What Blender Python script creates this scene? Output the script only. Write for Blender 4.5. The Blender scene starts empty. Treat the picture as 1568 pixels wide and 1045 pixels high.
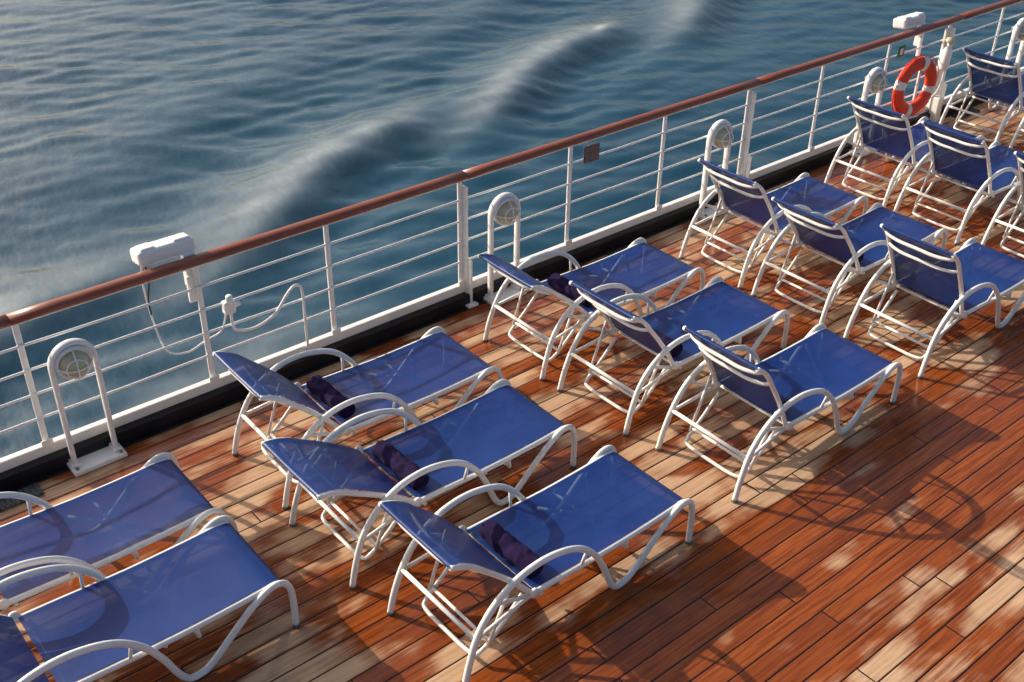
import bpy, bmesh, math, random
import numpy as np
from mathutils import Vector, Matrix, noise
random.seed(7); rng=np.random.default_rng(5)
sc=bpy.context.scene
sc.view_settings.view_transform='Standard'
try: sc.view_settings.look='None'
except Exception: pass
sc.view_settings.exposure=0; sc.view_settings.gamma=1

# ------------------------------------------------------------ materials
def newmat(name):
    m=bpy.data.materials.new(name); m.use_nodes=True
    nt=m.node_tree; b=nt.nodes["Principled BSDF"]
    return m,nt,b
def N(nt,t,**k):
    n=nt.nodes.new(t)
    for a,v in k.items(): setattr(n,a,v)
    return n
def math_(nt,op,a,b=None,c=None,clamp=False):
    n=nt.nodes.new("ShaderNodeMath"); n.operation=op; n.use_clamp=clamp
    for i,v in enumerate((a,b,c)):
        if v is None: continue
        if isinstance(v,(int,float)): n.inputs[i].default_value=v
        else: nt.links.new(v,n.inputs[i])
    return n.outputs[0]
def noise_(nt,vec,scale,detail=3,rough=.5):
    n=nt.nodes.new("ShaderNodeTexNoise"); n.inputs["Scale"].default_value=scale
    n.inputs["Detail"].default_value=detail; n.inputs["Roughness"].default_value=rough
    if vec is not None: nt.links.new(vec,n.inputs["Vector"])
    return n.outputs["Fac"]
def maprange(nt,v,a,b,c=0.,d=1.,smooth=True):
    n=nt.nodes.new("ShaderNodeMapRange"); n.interpolation_type='SMOOTHSTEP' if smooth else 'LINEAR'
    nt.links.new(v,n.inputs[0])
    for i,x in zip((1,2,3,4),(a,b,c,d)): n.inputs[i].default_value=x
    return n.outputs[0]
def mixc(nt,f,a,b,bt='MIX'):
    n=nt.nodes.new("ShaderNodeMix"); n.data_type='RGBA'; n.blend_type=bt
    if isinstance(f,(int,float)): n.inputs[0].default_value=f
    else: nt.links.new(f,n.inputs[0])
    for i,x in ((6,a),(7,b)):
        if isinstance(x,tuple): n.inputs[i].default_value=(*x,1)
        else: nt.links.new(x,n.inputs[i])
    return n.outputs[2]
def bump(nt,b,h,strength,dist):
    n=nt.nodes.new("ShaderNodeBump"); n.inputs["Strength"].default_value=strength; n.inputs["Distance"].default_value=dist
    nt.links.new(h,n.inputs["Height"]); nt.links.new(n.outputs[0],b.inputs["Normal"])
def objco(nt):
    return N(nt,"ShaderNodeNewGeometry").outputs["Position"]

def simple(name,c1,c2,rough=.4,scale=8,metal=0,bs=0.,bscale=60,spec=.5):
    m,nt,b=newmat(name); p=objco(nt)
    f=maprange(nt,noise_(nt,p,scale,5,.6),.35,.7)
    nt.links.new(mixc(nt,f,c1,c2),b.inputs["Base Color"])
    r=maprange(nt,noise_(nt,p,scale*2.3,4,.6),.3,.7,rough*.8,rough*1.25)
    nt.links.new(r,b.inputs["Roughness"]); b.inputs["Metallic"].default_value=metal
    b.inputs["Specular IOR Level"].default_value=spec
    if bs: bump(nt,b,noise_(nt,p,bscale,3),bs,.004)
    return m
M_WHITE=simple("white_paint",(.86,.85,.82),(.80,.78,.74),.32,5,bs=.15,bscale=40)
M_FRAME=simple("white_powder_coat",(.88,.86,.81),(.82,.79,.72),.35,9,bs=.1,bscale=90)
M_BLACK=simple("black_waterway_paint",(.005,.006,.008),(.014,.014,.018),.4,4,bs=.3,bscale=25,spec=.3)
M_ORANGE=simple("orange_ring_shell",(.82,.055,.015),(.74,.05,.02),.4,6)
M_RUBBER=simple("black_cable",(.02,.02,.02),(.03,.03,.03),.5)
M_GREY=simple("grey_steel",(.25,.26,.27),(.16,.17,.18),.4,12,metal=.6)
M_GRATE=simple("scupper_grate_metal",(.05,.055,.06),(.09,.09,.1),.45,20,metal=.4)
M_GREEN=simple("green_sign_face",(.02,.2,.09),(.02,.16,.08),.4)
M_HULL=simple("hull_white_paint",(.7,.71,.72),(.62,.63,.64),.35,1)

def glassmat():
    m,nt,b=newmat("frosted_lamp_glass"); p=objco(nt)
    b.inputs["Base Color"].default_value=(.60,.55,.36,1); b.inputs["Roughness"].default_value=.12
    b.inputs["Transmission Weight"].default_value=.1
    bump(nt,b,noise_(nt,p,120,2),.2,.003)
    return m
M_GLASS=glassmat()

def sling():
    m,nt,b=newmat("blue_sling_mesh"); p=objco(nt)
    f=maprange(nt,noise_(nt,p,3.2,4,.6),.3,.7)
    c=mixc(nt,f,(.005,.033,.175),(.009,.045,.215))
    sp=maprange(nt,noise_(nt,p,70,2,.5),.70,.76)
    c=mixc(nt,math_(nt,'MULTIPLY',sp,.2),c,(.20,.25,.4))
    nt.links.new(c,b.inputs["Base Color"])
    b.inputs["Roughness"].default_value=.36
    b.inputs["Specular IOR Level"].default_value=.33
    w=N(nt,"ShaderNodeTexVoronoi"); w.inputs["Scale"].default_value=260; nt.links.new(p,w.inputs["Vector"])
    bump(nt,b,w.outputs["Distance"],.3,.002)
    out=nt.nodes["Material Output"]
    tr=N(nt,"ShaderNodeBsdfTransparent"); tr.inputs[0].default_value=(.65,.8,1,1)
    ms=N(nt,"ShaderNodeMixShader"); ms.inputs[0].default_value=.10
    nt.links.new(b.outputs[0],ms.inputs[1]); nt.links.new(tr.outputs[0],ms.inputs[2])
    nt.links.new(ms.outputs[0],out.inputs[0])
    return m
M_SLING=sling()

def towelmat():
    m,nt,b=newmat("purple_terry_cloth"); p=objco(nt)
    f=noise_(nt,p,30,4,.6)
    nt.links.new(mixc(nt,f,(.010,.005,.030),(.028,.014,.062)),b.inputs["Base Color"])
    b.inputs["Roughness"].default_value=.95; b.inputs["Specular IOR Level"].default_value=.15
    bump(nt,b,noise_(nt,p,160,3),.5,.003)
    return m
M_TOWEL=towelmat()

def railwood():
    m,nt,b=newmat("varnished_rail_wood"); p=objco(nt)
    mp=N(nt,"ShaderNodeMapping"); mp.inputs["Scale"].default_value=(1.2,28,28); nt.links.new(p,mp.inputs[0])
    g=noise_(nt,mp.outputs[0],2.2,6,.65)
    c=mixc(nt,maprange(nt,g,.3,.72),(.17,.036,.014),(.32,.085,.040))
    big=maprange(nt,noise_(nt,p,1.3,4,.6),.35,.7)
    c=mixc(nt,math_(nt,'MULTIPLY',big,.4),c,(.30,.11,.065))
    nt.links.new(c,b.inputs["Base Color"])
    nt.links.new(maprange(nt,g,.2,.8,.25,.45),b.inputs["Roughness"])
    bump(nt,b,g,.25,.003)
    return m
M_RAIL=railwood()

PW=.128
def deckmat():
    m,nt,b=newmat("teak_deck_planks"); p=objco(nt)
    s=N(nt,"ShaderNodeSeparateXYZ"); nt.links.new(p,s.inputs[0]); X,Y,Z=s.outputs
    yy=math_(nt,'DIVIDE',Y,PW); idx=math_(nt,'FLOOR',yy); fr=math_(nt,'FRACT',yy)
    wn=N(nt,"ShaderNodeTexWhiteNoise",noise_dimensions='1D'); nt.links.new(idx,wn.inputs["W"]); rnd=wn.outputs["Value"]
    xs=math_(nt,'DIVIDE',math_(nt,'ADD',X,math_(nt,'MULTIPLY',rnd,17.3)),3.1)
    xi=math_(nt,'FLOOR',xs); xf=math_(nt,'FRACT',xs)
    cmb=N(nt,"ShaderNodeCombineXYZ"); nt.links.new(idx,cmb.inputs[0]); nt.links.new(xi,cmb.inputs[1])
    wn2=N(nt,"ShaderNodeTexWhiteNoise",noise_dimensions='2D'); nt.links.new(cmb.outputs[0],wn2.inputs["Vector"]); rb=wn2.outputs["Value"]
    ed=math_(nt,'MULTIPLY',math_(nt,'MINIMUM',fr,math_(nt,'SUBTRACT',1.,fr)),PW)
    ex=math_(nt,'MULTIPLY',math_(nt,'MINIMUM',xf,math_(nt,'SUBTRACT',1.,xf)),3.1)
    e=math_(nt,'MINIMUM',ed,ex)
    seam=maprange(nt,e,.0035,.0060,1.,0.)
    gc=N(nt,"ShaderNodeCombineXYZ")
    nt.links.new(math_(nt,'ADD',math_(nt,'MULTIPLY',X,1.6),math_(nt,'MULTIPLY',rb,50.)),gc.inputs[0])
    nt.links.new(math_(nt,'MULTIPLY',Y,34.),gc.inputs[1]); nt.links.new(math_(nt,'MULTIPLY',rb,9.),gc.inputs[2])
    grain=noise_(nt,gc.outputs[0],1.6,6,.65)
    dc=N(nt,"ShaderNodeCombineXYZ")
    nt.links.new(math_(nt,'ADD',math_(nt,'MULTIPLY',X,.85),math_(nt,'MULTIPLY',rnd,.30)),dc.inputs[0])
    ystep=math_(nt,'ADD',math_(nt,'MULTIPLY',idx,PW*.55),math_(nt,'MULTIPLY',Y,.45))
    nt.links.new(math_(nt,'MULTIPLY',ystep,2.6),dc.inputs[1])
    d1=noise_(nt,dc.outputs[0],1.5,3,.5)
    lo=noise_(nt,p,.42,2,.5)
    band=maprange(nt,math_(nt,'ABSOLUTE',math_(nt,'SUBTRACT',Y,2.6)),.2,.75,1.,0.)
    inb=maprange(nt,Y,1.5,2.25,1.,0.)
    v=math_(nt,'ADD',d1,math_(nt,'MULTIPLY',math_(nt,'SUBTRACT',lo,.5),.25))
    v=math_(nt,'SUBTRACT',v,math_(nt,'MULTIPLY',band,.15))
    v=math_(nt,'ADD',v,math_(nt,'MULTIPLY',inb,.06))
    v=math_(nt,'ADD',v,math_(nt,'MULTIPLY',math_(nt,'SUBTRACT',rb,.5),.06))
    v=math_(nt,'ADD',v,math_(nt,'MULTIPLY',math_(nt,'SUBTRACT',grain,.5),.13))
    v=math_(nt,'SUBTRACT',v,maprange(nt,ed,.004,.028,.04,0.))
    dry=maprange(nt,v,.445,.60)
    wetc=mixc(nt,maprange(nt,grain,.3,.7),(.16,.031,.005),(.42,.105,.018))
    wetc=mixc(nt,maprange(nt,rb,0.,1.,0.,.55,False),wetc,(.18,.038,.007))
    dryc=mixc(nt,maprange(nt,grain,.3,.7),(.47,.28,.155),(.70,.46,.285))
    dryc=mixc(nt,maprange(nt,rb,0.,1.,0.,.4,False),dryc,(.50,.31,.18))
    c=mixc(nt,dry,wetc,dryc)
    st=maprange(nt,noise_(nt,p,9,5,.7),.62,.75)
    c=mixc(nt,math_(nt,'MULTIPLY',st,.3),c,(.10,.045,.025))
    c=mixc(nt,seam,c,(.012,.006,.004))
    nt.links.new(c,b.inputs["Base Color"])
    wr=maprange(nt,noise_(nt,p,5,4,.6),.3,.7,.06,.24)
    mr=N(nt,"ShaderNodeMix"); mr.data_type='FLOAT'; nt.links.new(dry,mr.inputs[0]); nt.links.new(wr,mr.inputs[2]); mr.inputs[3].default_value=.60
    nt.links.new(mr.outputs[0],b.inputs["Roughness"])
    nt.links.new(maprange(nt,dry,0,1,.45,.2,False),b.inputs["Specular IOR Level"])
    prof=maprange(nt,e,.002,.010)
    h=math_(nt,'ADD',math_(nt,'MULTIPLY',prof,1.),math_(nt,'MULTIPLY',grain,.18))
    h=math_(nt,'ADD',h,math_(nt,'MULTIPLY',rb,.25))
    bump(nt,b,h,.45,.004)
    return m
M_DECK=deckmat()

def seamat():
    m,nt,b=newmat("sea_water"); p=objco(nt)
    at=N(nt,"ShaderNodeAttribute"); at.attribute_name="foam_sheen"; foam_sheen=at.outputs["Fac"]
    mp=N(nt,"ShaderNodeMapping"); mp.inputs["Rotation"].default_value=(0,0,math.radians(-50)); mp.inputs["Scale"].default_value=(1,.45,1); nt.links.new(p,mp.inputs[0])
    f1=noise_(nt,mp.outputs[0],1.1,4,.55)
    lo=noise_(nt,p,.09,3,.5)
    base=mixc(nt,maprange(nt,lo,.3,.7),(.009,.050,.086),(.014,.066,.104))
    ff=math_(nt,'MULTIPLY',foam_sheen,maprange(nt,f1,.30,.72,.6,1.),clamp=True)
    c=mixc(nt,ff,base,(.66,.69,.66))  # pale colour for foam and for the painted light streaks on crests
    nt.links.new(c,b.inputs["Base Color"])
    b.inputs["IOR"].default_value=1.41
    nt.links.new(maprange(nt,ff,0,1,.11,.6,False),b.inputs["Roughness"])
    h=math_(nt,'ADD',noise_(nt,mp.outputs[0],1.3,3,.5),math_(nt,'MULTIPLY',noise_(nt,mp.outputs[0],5.5,2,.5),.13))
    bump(nt,b,h,.5,.12)
    return m
M_SEA=seamat()

def signmat():
    m,nt,b=newmat("safety_sign_print"); p=objco(nt)
    v=N(nt,"ShaderNodeTexVoronoi"); v.inputs["Scale"].default_value=28; nt.links.new(p,v.inputs[0])
    c=mixc(nt,maprange(nt,v.outputs["Distance"],.30,.42),(.02,.03,.12),(.12,.08,.08))
    nt.links.new(c,b.inputs["Base Color"]); b.inputs["Roughness"].default_value=.3
    return m
M_SIGN=signmat()

# ------------------------------------------------------------ mesh builder
def smooth_path(pts,n=6,closed=False):
    P=[Vector(q) for q in pts]; out=[]
    L=len(P)
    rngi=range(L if closed else L-1)
    for i in rngi:
        if closed: a,b_,c,d=P[(i-1)%L],P[i],P[(i+1)%L],P[(i+2)%L]
        else: a,b_,c,d=P[max(i-1,0)],P[i],P[i+1],P[min(i+2,L-1)]
        for k in range(n):
            t=k/n
            out.append(.5*((2*b_)+(c-a)*t+(2*a-5*b_+4*c-d)*t*t+(3*b_-a-3*c+d)*t**3))
    if not closed: out.append(P[-1])
    return out
class B:
    def __init__(s): s.v=[];s.f=[];s.m=[];s.mats=[];s.sm=[]
    def mi(s,mat):
        if mat not in s.mats: s.mats.append(mat)
        return s.mats.index(mat)
    def add(s,vs,fs,mat,smooth=True):
        o=len(s.v); k=s.mi(mat); s.v+=[tuple(x) for x in vs]
        for f in fs: s.f.append([o+i for i in f]); s.m.append(k); s.sm.append(smooth)
    def tube(s,pts,r,mat,seg=10,sub=6,closed=False,ry=None,smooth=True,up=None,caps=True):
        P=smooth_path(pts,sub,closed) if sub>1 else [Vector(q) for q in pts]
        n=len(P); vs=[];fs=[]
        T=[]
        for i in range(n):
            if closed: t=P[(i+1)%n]-P[i-1]
            else: t=P[min(i+1,n-1)]-P[max(i-1,0)]
            T.append(t.normalized())
        u=Vector(up) if up else (Vector((0,0,1)) if abs(T[0].z)<.9 else Vector((0,1,0)))
        nrm=(u-T[0]*u.dot(T[0])).normalized()
        for i in range(n):
            nrm=(nrm-T[i]*nrm.dot(T[i])).normalized(); bn=T[i].cross(nrm)
            rr=r[i] if isinstance(r,(list,tuple)) else r
            r2=ry if ry else rr
            for k in range(seg):
                a=2*math.pi*k/seg
                vs.append(P[i]+nrm*math.cos(a)*rr+bn*math.sin(a)*r2)
        for i in range(n if closed else n-1):
            j=(i+1)%n
            for k in range(seg):
                k2=(k+1)%seg; fs.append([i*seg+k,i*seg+k2,j*seg+k2,j*seg+k])
        if not closed and caps: fs.append(list(range(seg))[::-1]); fs.append([(n-1)*seg+k for k in range(seg)])
        s.add(vs,fs,mat,smooth)
    def box(s,c,d,mat,bev=.004,rot=None,segs=2):
        bm=bmesh.new(); bmesh.ops.create_cube(bm,size=1)
        for v in bm.verts: v.co=Vector((v.co.x*d[0],v.co.y*d[1],v.co.z*d[2]))
        if bev: bmesh.ops.bevel(bm,geom=list(bm.edges),offset=bev,segments=segs,affect='EDGES',profile=.5)
        M=(rot or Matrix.Identity(3))
        bm.verts.index_update()
        s.add([M@v.co+Vector(c) for v in bm.verts],[[v.index for v in f.verts] for f in bm.faces],mat,False)
        bm.free()
    def lathe(s,prof,c,axis,mat,seg=28):
        ax=Vector(axis).normalized(); u=ax.orthogonal().normalized(); w=ax.cross(u); vs=[];fs=[]
        for (r,h) in prof:
            for k in range(seg):
                a=2*math.pi*k/seg; vs.append(Vector(c)+ax*h+(u*math.cos(a)+w*math.sin(a))*max(r,1e-4))
        for i in range(len(prof)-1):
            for k in range(seg):
                k2=(k+1)%seg; fs.append([i*seg+k,i*seg+k2,(i+1)*seg+k2,(i+1)*seg+k])
        s.add(vs,fs,mat,True)
    def obj(s,name,parent=None,loc=(0,0,0),rotz=0,edge=None):
        me=bpy.data.meshes.new(name); me.from_pydata(s.v,[],s.f); me.update()
        for m in s.mats: me.materials.append(m)
        me.polygons.foreach_set("material_index",s.m); me.polygons.foreach_set("use_smooth",s.sm)
        bm=bmesh.new(); bm.from_mesh(me); bmesh.ops.recalc_face_normals(bm,faces=bm.faces); bm.to_mesh(me); bm.free()
        o=bpy.data.objects.new(name,me); sc.collection.objects.link(o); o.location=loc; o.rotation_euler=(0,0,rotz)
        if parent: o.parent=parent
        return o
def empty(name,loc=(0,0,0),rotz=0):
    e=bpy.data.objects.new(name,None); sc.collection.objects.link(e); e.location=loc; e.rotation_euler=(0,0,rotz); e.empty_display_size=.2
    return e

# ------------------------------------------------------------ sun lounger
def lounger(x,y,deg,rot=0,towel=None):
    E=empty("sun_lounger",(x,y,0),math.radians(rot))
    th=math.radians(deg); hx,hz=.50,.365
    W=.335; S=.300
    f=B()
    for sg in (1,-1):
        Y=sg*W
        arm=[(0,Y*1.03,.012),(.035,Y*1.02,.16),(.10,Y,.33),(.20,Y,.465),(.34,Y,.555),(.50,Y,.590),(.66,Y,.575),(.81,Y,.515),(.93,Y,.40),(1.01,Y,.26),(1.075,Y,.10),(1.125,Y,.030),(1.19,Y,.022),(1.26,Y,.055),(1.38,Y,.165),(1.50,Y,.275),(1.60,Y,.345),(1.67,Y,.368),(1.725,Y,.35),(1.755,Y,.295),(1.765,Y,.20),(1.765,Y,.012)]
        f.tube(arm,.0195,M_FRAME,ry=.0195,sub=5,up=(0,1,0))
        f.tube([(0,Y*1.03,0),(0.002,Y*1.03,.02)],.0215,M_GREY,sub=1); f.tube([(1.765,Y,0),(1.765,Y,.02)],.0215,M_GREY,sub=1)
        y2=sg*(S+.006)
        f.tube([(hx-.05,y2,hz-.012),(hx+.2,y2,hz-.02),(1.1,y2,.330),(1.45,y2,.335),(1.66,y2,.345),(1.715,y2,.335)],.0175,M_FRAME,sub=4)
        f.tube([(.86,y2,.335),(.875,Y,.47)],.010,M_FRAME,sub=1)
        f.tube([(hx-.02,y2,hz-.015),(.235,Y,.47)],.012,M_FRAME,sub=1)
        f.tube([(hx-.01,y2,hz-.015),(.10,Y*.99,.30)],.012,M_FRAME,sub=1)
        f.tube([(1.22,y2,.325),(1.225,y2,.255)],.012,M_FRAME,sub=1)
        f.tube([(1.60,y2,.34),(1.60,Y,.345)],.010,M_FRAME,sub=1)
        f.lathe([(0,-.012),(.028,-.012),(.032,0),(.028,.012),(0,.012)],(hx,sg*(S+.020),hz),(0,1,0),M_FRAME,14)
    for cx,cz in ((hx+.06,hz-.05),(1.225,.262),(1.712,.333)):
        f.tube([(cx,-W+.02,cz),(cx,0,cz-.004),(cx,W-.02,cz)],.012,M_FRAME,sub=3)
    f.tube([(.085,-W,.305),(.085,W,.305)],.0135,M_FRAME,sub=1)
    f.tube([(1.05,-S+.02,.275),(1.45,S-.02,.325)],.012,M_FRAME,sub=1); f.tube([(1.05,S-.02,.255),(1.45,-S+.02,.300)],.012,M_FRAME,sub=1)
    w1=.255
    f.tube([(.47,w1,.33),(.33,w1,.19),(.19,w1-.005,.075),(.15,w1-.05,.05),(.145,0,.045),(.15,-w1+.05,.05),(.19,-w1+.005,.075),(.33,-w1,.19),(.47,-w1,.33)],.0125,M_FRAME,sub=5)
    L=.735
    def bp(s,off=0):
        d=.012*math.sin(min(s/.5,1)*math.pi)
        if s>.53: d-=1.35*(s-.53)**2
        d+=off
        return (hx-.01-math.cos(th)*s+math.sin(th)*d, hz+math.sin(th)*s+math.cos(th)*d)
    for sg in (1,-1):
        pts=[]
        for k in range(13):
            s_=L*k/12; a,c=bp(s_,-.004); pts.append((a,sg*(S+.004),c))
        f.tube(pts,.0165,M_FRAME,sub=3)
    for s_,r_,o_ in ((.66,.0135,-.034),(.50,.0125,-.030)):
        a,c=bp(s_,o_); a2,c2=bp(s_,o_-.02); a3,c3=bp(s_,-.004)
        f.tube([(a3,-S,c3),(a,-S*.85,c),(a2,-S*.5,c2),(a2,0,c2),(a2,S*.5,c2),(a,S*.85,c),(a3,S,c3)],r_,M_FRAME,sub=4)
    a,c=bp(.17,-.03)
    for sg in (1,-1): f.tube([(a,sg*(S-.02),c),(.22,sg*(w1+.012),.105)],.0105,M_FRAME,sub=1)
    f.tube([(.235,-w1,.125),(.235,w1,.125)],.010,M_FRAME,sub=1)
    f.obj("frame",E)
    def sheet(name,prof,w,sag):
        s=B(); ny=10; vs=[];fs=[]
        n=len(prof)
        for i,(a,c,k) in enumerate(prof):
            for j in range(ny+1):
                t=j/ny*2-1
                vs.append((a,t*w,c-sag*k*(1-t*t)+.004))
        for i in range(n-1):
            for j in range(ny): fs.append([i*(ny+1)+j,i*(ny+1)+j+1,(i+1)*(ny+1)+j+1,(i+1)*(ny+1)+j])
        s.add(vs,fs,M_SLING); o=s.obj(name,E)
        return o
    pr=[]; sg_=random.uniform(.016,.028)
    for k in range(17):
        t=k/16; X_=hx+.015+t*(1.70-hx-.015)
        z_=np.interp(X_,[hx,hx+.2,1.1,1.45,1.66,1.71],[hz-.002,hz-.004,.345,.350,.360,.350])
        pr.append((X_,float(z_),math.sin(math.pi*min(max(t,.04),.96))**.6))
    pr.append((1.727,.337,0)); pr.append((1.722,.318,0))
    sheet("seat_sling",pr,S-.002,sg_)
    pr=[]
    for k in range(17):
        s_=.015+(L-.02)*k/16; a,c=bp(s_,.013); pr.append((a,c,math.sin(math.pi*(.06+.88*k/16))**.7))
    a,c=bp(L+.008,0); pr.append((a,c,0)); a,c=bp(L-.005,-.016); pr.append((a,c,0)); a,c=bp(L-.045,-.022); pr.append((a,c,0))
    sheet("back_sling",pr,S-.002,.014)
    if towel is not None:
        t=B(); ln=.44; r=.058
        c=Vector((hx+.090,0,hz+r-.012)); n=60; sg=30; vs=[];fs=[]
        sd=random.random()*50
        for i in range(n+1):
            u=i/n*2-1; rr=r*(1-.10*abs(u)**8)
            for k in range(sg):
                a=2*math.pi*k/sg
                q=noise.noise(Vector((u*2.5+sd,math.cos(a)*1.2,math.sin(a)*1.2)))*.010+noise.noise(Vector((u*7+a*2.2+sd,math.cos(a)*2.2,math.sin(a)*2.2)))*.007
                q-=.007*max(0,math.cos(a-1.9-u*.25))**30      # edge of the outer wrap
                R=rr+q
                vs.append(c+Vector((math.cos(a)*R*1.08,u*ln/2+towel,math.sin(a)*R*.92)))
        for i in range(n):
            for k in range(sg): fs.append([i*sg+k,i*sg+(k+1)%sg,(i+1)*sg+(k+1)%sg,(i+1)*sg+k])
        t.add(vs,fs,M_TOWEL)
        for e in (-1,1):
            sp=[]
            for k in range(40):
                a=k*.5; rr=.006+.044*k/39; sp.append(c+Vector((math.cos(a)*rr*1.05,e*(ln/2)+towel,math.sin(a)*rr*.90)))
            t.tube(sp,.0065,M_TOWEL,seg=6,sub=1)
            t.lathe([(0,0),(.048,0)],c+Vector((0,e*(ln/2-.003)+towel,0)),(0,1,0),M_TOWEL,20)
        o=t.obj("rolled_towel",None,(x,y,0),math.radians(rot+random.uniform(-1,1)))

lounger(.13,5.20,45,0)
lounger(.14,4.44,40,0)
lounger(2.36,5.36,47,-.5,towel=.02)
lounger(2.31,4.50,35,.3,towel=-.01)
lounger(2.37,3.50,48,.5,towel=0)
lounger(4.59,5.43,42,0,towel=.0)
lounger(4.60,4.55,55,.4,towel=-.02)
lounger(4.66,3.60,61,-.3,towel=.02)
lounger(6.84,5.42,58,0)
lounger(6.83,4.57,54,.4,towel=0)
lounger(6.87,3.66,64,-.3,towel=.01)
lounger(9.10,5.54,60,.5)
lounger(9.08,4.71,61,-.4)
lounger(9.12,3.80,60,.3)
lounger(11.40,5.69,60,.3)
lounger(11.38,4.82,60,0)
lounger(13.7,5.5,60,.3)

# ------------------------------------------------------------ deck, kerb, hull
def plane(name,x0,x1,y0,y1,z,mat):
    b=B(); b.add([(x0,y0,z),(x1,y0,z),(x1,y1,z),(x0,y1,z)],[[0,1,2,3]],mat,False); return b.obj(name)
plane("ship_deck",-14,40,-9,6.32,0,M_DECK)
k=B()
k.box((13,6.355,.045),(54,.15,.13),M_BLACK,.008)
k.box((13,6.262,.004),(54,.05,.012),M_BLACK,.003)
k.obj("black_kerb")
h=B(); h.box((13,6.54,-4.3),(54,.20,8.5),M_HULL,.02)
h.obj("ship_hull")
for gx in (1.0,6.55,12.2):
    g=B(); g.box((gx,6.16,.010),(.42,.13,.012),M_GRATE,.002)
    for i in range(13): g.box((gx-.19+i*.0316,6.16,.020),(.012,.115,.010),M_GRATE,.001)
    g.obj("deck_scupper_grate")

# ------------------------------------------------------------ railing
R=empty("ship_railing",(0,0,0))
YR=6.37; posts=[-3.25,-2.1,-.95,.2,1.36,2.56,3.58,4.80,5.98,7.13,8.29,9.44,10.60,11.75,12.9,14.05,15.2,16.4,17.5]
b=B()
for i,px in enumerate(posts):
    b.box((px,YR,.62),(.040,.016,1.0),M_WHITE,.003)
    b.box((px,YR-.030,.20),(.075,.010,.05),M_WHITE,.003)
    if i%3==1 and i!=4:
        b.box((px+.028,YR-.035,.58),(.014,.060,.98),M_WHITE,.003)
        b.box((px+.035,YR-.085,.22),(.014,.05,.42),M_WHITE,.003)
        b.box((px+.03,YR-.10,.02),(.10,.08,.02),M_WHITE,.003)
b.obj("posts",R)
b=B(); b.box((7,YR,.145),(22,.055,.075),M_WHITE,.006); b.obj("bottom_plate",R)
b=B()
for z in (.950,.765,.580,.395):
    pts=[]
    for i in range(len(posts)-1):
        a,c=posts[i],posts[i+1]
        pts+= [(a,YR-.014,z),((a+c)/2,YR-.014+random.uniform(-.003,.003),z-random.uniform(0,.006))]
    b.tube(pts,.0095,M_WHITE,seg=8,sub=1)
b.obj("horizontal_rods",R)
b=B(); b.box((7,YR,1.112),(22,.05,.012),M_WHITE,.003); b.obj("rail_flat_bar",R)
b=B()
js=[-4,-2.2,1.33,4.85,8.4,11.95,15.4,18]
for a,c in zip(js[:-1],js[1:]):
    n=12; b.tube([(a+.002+(c-a-.004)*t/n,YR,1.146) for t in range(n+1)],.032,M_RAIL,seg=18,sub=1,ry=.055,up=(0,0,1))
b.obj("wooden_handrail",R)

# ------------------------------------------------------------ deck lamps
def lamp(x,y,rot=0):
    E=empty("deck_lamp",(x,y,0),math.radians(rot)); b=B()
    b.box((0,.0,.018),(.36,.20,.034),M_WHITE,.006)
    w=.140; H=.82
    pts=[(-w,0,.03),(-w,0,.25),(-w,0,.5),(-w,0,.70)]+[(-w*math.cos(a),0,H-.03+w*1.05*math.sin(a)) for a in [math.pi*k/10 for k in range(0,11)]]+[(w,0,.70),(w,0,.5),(w,0,.25),(w,0,.03)]
    b.tube(pts,.018,M_WHITE,sub=3,ry=.034,up=(1,0,0))
    for sx in (-1,1):
        b.box((sx*w,-.0,.045),(.05,.11,.022),M_WHITE,.003)
        for dy in (-.07,.07): b.lathe([(0,.012),(.011,.012),(.011,0)],(sx*.15,dy,.036),(0,0,1),M_GREY,8)
    ax=Vector((-.10,-.97,-.02)).normalized(); c=Vector((0,-.01,H-.02))
    b.lathe([(0,-.09),(.055,-.09),(.085,-.07),(.108,-.03),(.116,.005),(.116,.025),(.104,.035),(.096,.030),(.092,.018)],c,ax,M_WHITE,32)
    b.lathe([(.093,.015),(.090,.045),(.074,.078),(.048,.100),(.018,.110),(0,.111)],c,ax,M_GLASS,28)
    u=Vector((1,0,0))-ax*ax.x; u.normalize(); w_=ax.cross(u)
    for d in (u,w_):
        b.tube([c+d*(.103*math.cos(t))+ax*(.030+.093*math.sin(t)) for t in [math.pi*k/10 for k in range(11)]],.0058,M_WHITE,seg=6,sub=2)
    b.tube([c+(u*math.cos(t)+w_*math.sin(t))*.066+ax*.100 for t in [2*math.pi*k/16 for k in range(16)]],.0048,M_WHITE,seg=6,sub=2,closed=True)
    vs=[];fs=[]
    n=16
    for i in range(n+1):
        a=math.pi*i/n
        dd=(u*math.cos(a)-w_*math.sin(a)) if w_.z<0 else (u*math.cos(a)+w_*math.sin(a))
        ext=.0+.035*math.sin(a)
        for rr,hh in ((.119,-.01),(.122,.02+ext*.5),(.120,.02+ext),(.115,.02+ext),(.116,.02)): vs.append(c+dd*rr+ax*hh)
    for i in range(n):
        for j in range(4): fs.append([i*5+j,i*5+j+1,(i+1)*5+j+1,(i+1)*5+j])
    b.add(vs,fs,M_WHITE)
    b.lathe([(.03,-.10),(.03,-.13)],c,ax,M_GREY,12)
    b.obj("lamp_body",E)
for lx in (1.61,5.15,7.76,10.22,13.2): lamp(lx,6.235)

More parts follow.
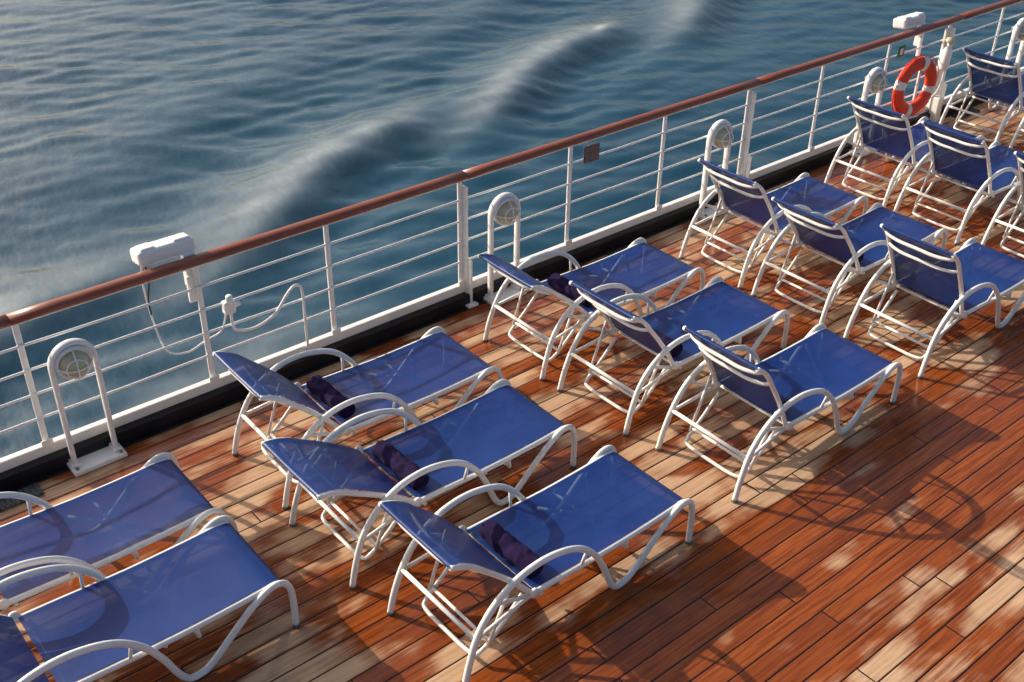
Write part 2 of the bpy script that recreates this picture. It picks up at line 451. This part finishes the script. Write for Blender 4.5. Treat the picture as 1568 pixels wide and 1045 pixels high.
# ------------------------------------------------------------ floodlight box at rail
def floodbox(x,cable=True):
    E=empty("rail_floodlight",(x,0,0)); b=B()
    Rm=Matrix.Rotation(math.radians(-8),3,'X')
    b.box((0,YR+.16,1.21),(.40,.17,.11),M_WHITE,.028,Rm,4)
    b.box((-.12,YR+.16,1.262),(.10,.12,.03),M_WHITE,.01,Rm,2)
    b.box((.12,YR+.15,1.262),(.12,.11,.035),M_WHITE,.012,Rm,2)
    b.box((0,YR+.24,1.19),(.34,.02,.08),M_GREY,.004,Rm)
    b.box((.13,YR+.075,1.06),(.08,.07,.26),M_WHITE,.01)
    b.box((.10,YR+.03,.93),(.05,.03,.20),M_WHITE,.006)
    if cable:
        b.tube([(-.17,YR+.14,1.16),(-.20,YR+.09,1.0),(-.19,YR+.03,.72),(-.14,YR+.02,.52),(0,YR+.02,.46),(.14,YR+.02,.50),(.25,YR-.02,.56),(.30,YR-.03,.70)],.007,M_WHITE,seg=8)
        b.tube([(-.16,YR+.10,1.17),(-.19,YR+.0,1.10),(-.22,YR-.01,.98),(-.21,YR+.01,.85)],.006,M_RUBBER,seg=8)
        b.box((.32,YR-.04,.74),(.085,.06,.10),M_WHITE,.012,None,3)
        b.lathe([(0,.02),(.022,.02),(.026,0),(.026,-.03)],(.32,YR-.065,.82),(0,0,1),M_WHITE,12)
        b.lathe([(0,.03),(.018,.03),(.018,0)],(.375,YR-.04,.74),(1,0,0),M_WHITE,12)
        b.tube([(.33,YR-.04,.70),(.33,YR-.04,.60),(.36,YR-.04,.53),(.50,YR-.04,.50),(.66,YR-.04,.55),(.76,YR-.04,.66),(.83,YR-.04,.72),(.88,YR-.04,.71),(.90,YR-.04,.64),(.90,YR-.04,.45),(.90,YR-.04,.12)],.011,M_WHITE,seg=8)
    b.obj("floodlight_body",E)
floodbox(2.42); floodbox(11.15,False)

# ------------------------------------------------------------ life ring
E=empty("life_ring",(11.05,6.24,.56),math.radians(-6)); b=B()
NS=64;sg=16;R0=.265
vs=[];fs={0:[],1:[]}
for i in range(NS):
    a=2*math.pi*i/NS
    for k_ in range(sg):
        t=2*math.pi*k_/sg; rr=.078; ry=.055
        vs.append(((R0+math.cos(t)*rr)*math.cos(a),math.sin(t)*ry,(R0+math.cos(t)*rr)*math.sin(a)))
for i in range(NS):
    w=1 if (i+4)%16<3 else 0
    for k_ in range(sg):
        fs[w].append([i*sg+k_,i*sg+(k_+1)%sg,((i+1)%NS)*sg+(k_+1)%sg,((i+1)%NS)*sg+k_])
b.add(vs,fs[0],M_ORANGE); o=len(b.v)-len(vs); kk=b.mi(M_WHITE)
for q in fs[1]: b.f.append([o+i for i in q]); b.m.append(kk); b.sm.append(True)
for q in range(4):
    a0=math.pi/2*q-.25
    b.tube([((R0+.08+.028*math.sin(math.pi*t/6))*math.cos(a0+t/6*1.5),-.01,(R0+.08+.028*math.sin(math.pi*t/6))*math.sin(a0+t/6*1.5)) for t in range(7)],.006,M_ORANGE,seg=6,sub=2)
b.obj("ring",E)
b=B()
b.box((0,.07,.20),(.30,.02,.04),M_WHITE,.004); b.box((0,.07,-.22),(.36,.02,.04),M_WHITE,.004); b.box((-.12,.06,0),(.03,.02,.5),M_WHITE,.003);b.box((.12,.06,0),(.03,.02,.5),M_WHITE,.003)
b.box((0,.01,-.335),(.2,.14,.02),M_WHITE,.004)
b.obj("bracket",E)
E=empty("lifebuoy_marker_light",(11.62,6.26,0)); b=B()
b.lathe([(0,-.16),(.05,-.16),(.055,-.14),(.055,.05),(.04,.08),(.028,.10),(.028,.14),(0,.15)],(0,0,.80),(.1,0,1),M_WHITE,18)
b.lathe([(.05,0),(.062,.02),(.05,.05),(0,.06)],(0,-.01,.95),(0,-.2,1),M_GLASS,18)
b.box((0,.06,.62),(.05,.03,.95),M_WHITE,.005); b.box((.03,0,.16),(.09,.10,.30),M_WHITE,.01)
b.tube([(0,-.02,.66),(-.08,-.04,.45),(-.16,-.02,.35),(-.25,-.01,.36)],.007,M_WHITE,seg=6)
b.obj("light_body",E)
b=B(); b.box((0,0,0),(.17,.008,.145),M_SIGN,.002); b.box((0,.006,0),(.185,.006,.16),M_GREY,.002); b.obj("railing_sign",None,(6.20,YR-.035,.99))
b=B(); b.box((0,0,0),(.13,.008,.13),M_GREEN,.002); b.box((0,-.006,0),(.05,.004,.07),M_WHITE,.001); b.obj("green_safety_sign",None,(10.78,YR-.035,.99))

# ------------------------------------------------------------ sea
SZ=-8.
def axis(lo,hi,st,far):
    a=np.arange(lo,hi+st/2,st); g=[];s=st;v=hi
    while v<far: s*=1.18; v+=s; g.append(v)
    g2=[];s=st;v=lo
    while v>-far: s*=1.18; v-=s; g2.append(v)
    return np.array(g2[::-1]+list(a)+g)
xs=axis(2,62,.125,6000); ys=axis(9,62,.125,6000)
XX,YY=np.meshgrid(xs,ys)
Z=np.zeros_like(XX)
fade=np.clip(1-(np.maximum(np.abs(XX-32)-32,0)+np.maximum(np.abs(YY-35)-30,0))/25,0,1)
warp=.9*np.sin(XX*.13+YY*.07)+.7*np.sin(YY*.19-XX*.05+1.)
for i in range(46):
    lam=.75*(3.0/.75)**rng.random(); k_=2*np.pi/lam
    an=math.radians(60+rng.normal()*18); amp=.0042*lam**1.0*(.6+.8*rng.random())
    ph=rng.random()*6.28
    Z+=amp*np.sin(k_*(XX*np.cos(an)+YY*np.sin(an))+ph+warp*.9)
patch=.75+.35*np.sin(XX*.21+1.3+.6*np.sin(YY*.17))*np.sin(YY*.16+.4)
Z*=patch
foam_sheen=np.zeros_like(XX)
calm=np.ones_like(XX)
add=np.zeros_like(XX)
def crest(p0,p1,h,w,fo,bend=0.):
    global add,foam_sheen,calm
    p0=np.array(p0);p1=np.array(p1);d=p1-p0;Ln=np.hypot(*d);d=d/Ln;n=np.array([-d[1],d[0]])
    t=((XX-p0[0])*d[0]+(YY-p0[1])*d[1]); q=((XX-p0[0])*n[0]+(YY-p0[1])*n[1])
    q=q-bend*np.sin(np.pi*np.clip(t/Ln,0,1))+.14*np.sin(t*.7)
    u=t/Ln; tp=np.clip(np.minimum((u+.20)/.5,(1.20-u)/.45),0,1); tp=tp*tp*(3-2*tp)
    prof=np.exp(-(np.where(q>0,q/(w*2.0),q/(w*1.05)))**2)-.45*np.exp(-((q+w*2.1)/(w*1.2))**2)-.22*np.exp(-((q-w*3.4)/(w*1.5))**2)
    add+=h*tp*prof
    calm*=1-.45*tp*np.exp(-(q/(w*1.3))**2)
    foam_sheen+=fo*tp*(.65*np.exp(-((q-.45*w)/(w*.7))**2)+.35*np.exp(-((q-1.0*w)/(w*1.6))**2))  # some foam, plus the bright left face of each crest painted in
crest((8.5,21.3),(19.0,27.4),.31,.85,.40,.4)
crest((19.2,25.0),(30.6,30.4),.31,.85,.40,.4)
crest((30.5,27.4),(42,32.6),.29,.9,.38,.4)
crest((42,30.),(54,35),.28,.9,.34,.4)
crest((-2,18.5),(8,23.5),.25,.9,.30,.3)
crest((21,32),(38,39.5),.12,1.2,.04)
crest((8,29),(22,36),.10,1.3,.03)
Z=Z*calm+add
def blob(cx,cy,an,la,lb,a):
    global foam_sheen
    c,s=math.cos(an),math.sin(an); u=(XX-cx)*c+(YY-cy)*s; v=-(XX-cx)*s+(YY-cy)*c
    foam_sheen+=a*np.exp(-(u/la)**2-(v/lb)**2)
blob(6.2,17.2,.35,3.0,.9,.36); blob(9.5,17.5,.2,1.8,.5,.12); blob(29.5,30.0,.4,.6,.2,.6)
Z*=fade; foam_sheen=np.clip(foam_sheen*fade,0,1)
ny,nx=XX.shape
co=np.stack([XX,YY,Z+SZ],-1).reshape(-1,3)
me=bpy.data.meshes.new("sea"); 
idx=np.arange(nx*ny).reshape(ny,nx)
q=np.stack([idx[:-1,:-1],idx[:-1,1:],idx[1:,1:],idx[1:,:-1]],-1).reshape(-1,4)
me.vertices.add(len(co)); me.vertices.foreach_set("co",co.ravel())
me.loops.add(q.size); me.loops.foreach_set("vertex_index",q.ravel().astype(np.int32))
me.polygons.add(len(q)); me.polygons.foreach_set("loop_start",np.arange(0,q.size,4,dtype=np.int32)); me.polygons.foreach_set("loop_total",np.full(len(q),4,dtype=np.int32))
me.polygons.foreach_set("use_smooth",np.ones(len(q),dtype=bool))
me.update(); me.validate()
at=me.attributes.new("foam_sheen",'FLOAT','POINT'); at.data.foreach_set("value",foam_sheen.ravel().astype(np.float32))
me.materials.append(M_SEA); so=bpy.data.objects.new("sea",me); sc.collection.objects.link(so)

# ------------------------------------------------------------ light
EL=math.radians(26); sd=Vector((-.38,.92,0)).normalized()
dirv=Vector((sd.x*math.cos(EL),sd.y*math.cos(EL),math.sin(EL)))
L=bpy.data.lights.new("sun",'SUN'); L.energy=5; L.angle=math.radians(.6); L.color=(1,.88,.74)
lo=bpy.data.objects.new("sun",L); sc.collection.objects.link(lo); lo.rotation_euler=dirv.to_track_quat('Z','Y').to_euler()
w=bpy.data.worlds.new("World"); sc.world=w; w.use_nodes=True; nt=w.node_tree
sk=nt.nodes.new("ShaderNodeTexSky"); sk.sky_type='NISHITA'; sk.sun_disc=False; sk.sun_elevation=EL; sk.sun_rotation=math.atan2(sd.x,sd.y)
sk.dust_density=5.6; sk.air_density=1.0; sk.ozone_density=1.9
bg=nt.nodes["Background"]; nt.links.new(sk.outputs[0],bg.inputs[0]); bg.inputs[1].default_value=.15

# ------------------------------------------------------------ camera
f_,th_,ro_,ya_,H_=1688.0877,0.5690,0.0174,0.8705,4.7204
fw=Vector((math.cos(ya_)*math.cos(th_),math.sin(ya_)*math.cos(th_),-math.sin(th_)))
r=Vector((math.sin(ya_),-math.cos(ya_),0)); u=r.cross(fw)
rr=r*math.cos(ro_)+u*math.sin(ro_); uu=-r*math.sin(ro_)+u*math.cos(ro_)
ca=bpy.data.cameras.new("camera"); ca.sensor_width=36; ca.lens=f_/1568*36; ca.clip_end=20000; ca.clip_start=.05
co_=bpy.data.objects.new("camera",ca); sc.collection.objects.link(co_)
Mx=Matrix((rr,uu,-fw)).transposed().to_4x4(); Mx.translation=Vector((0,0,H_)); co_.matrix_world=Mx
sc.camera=co_
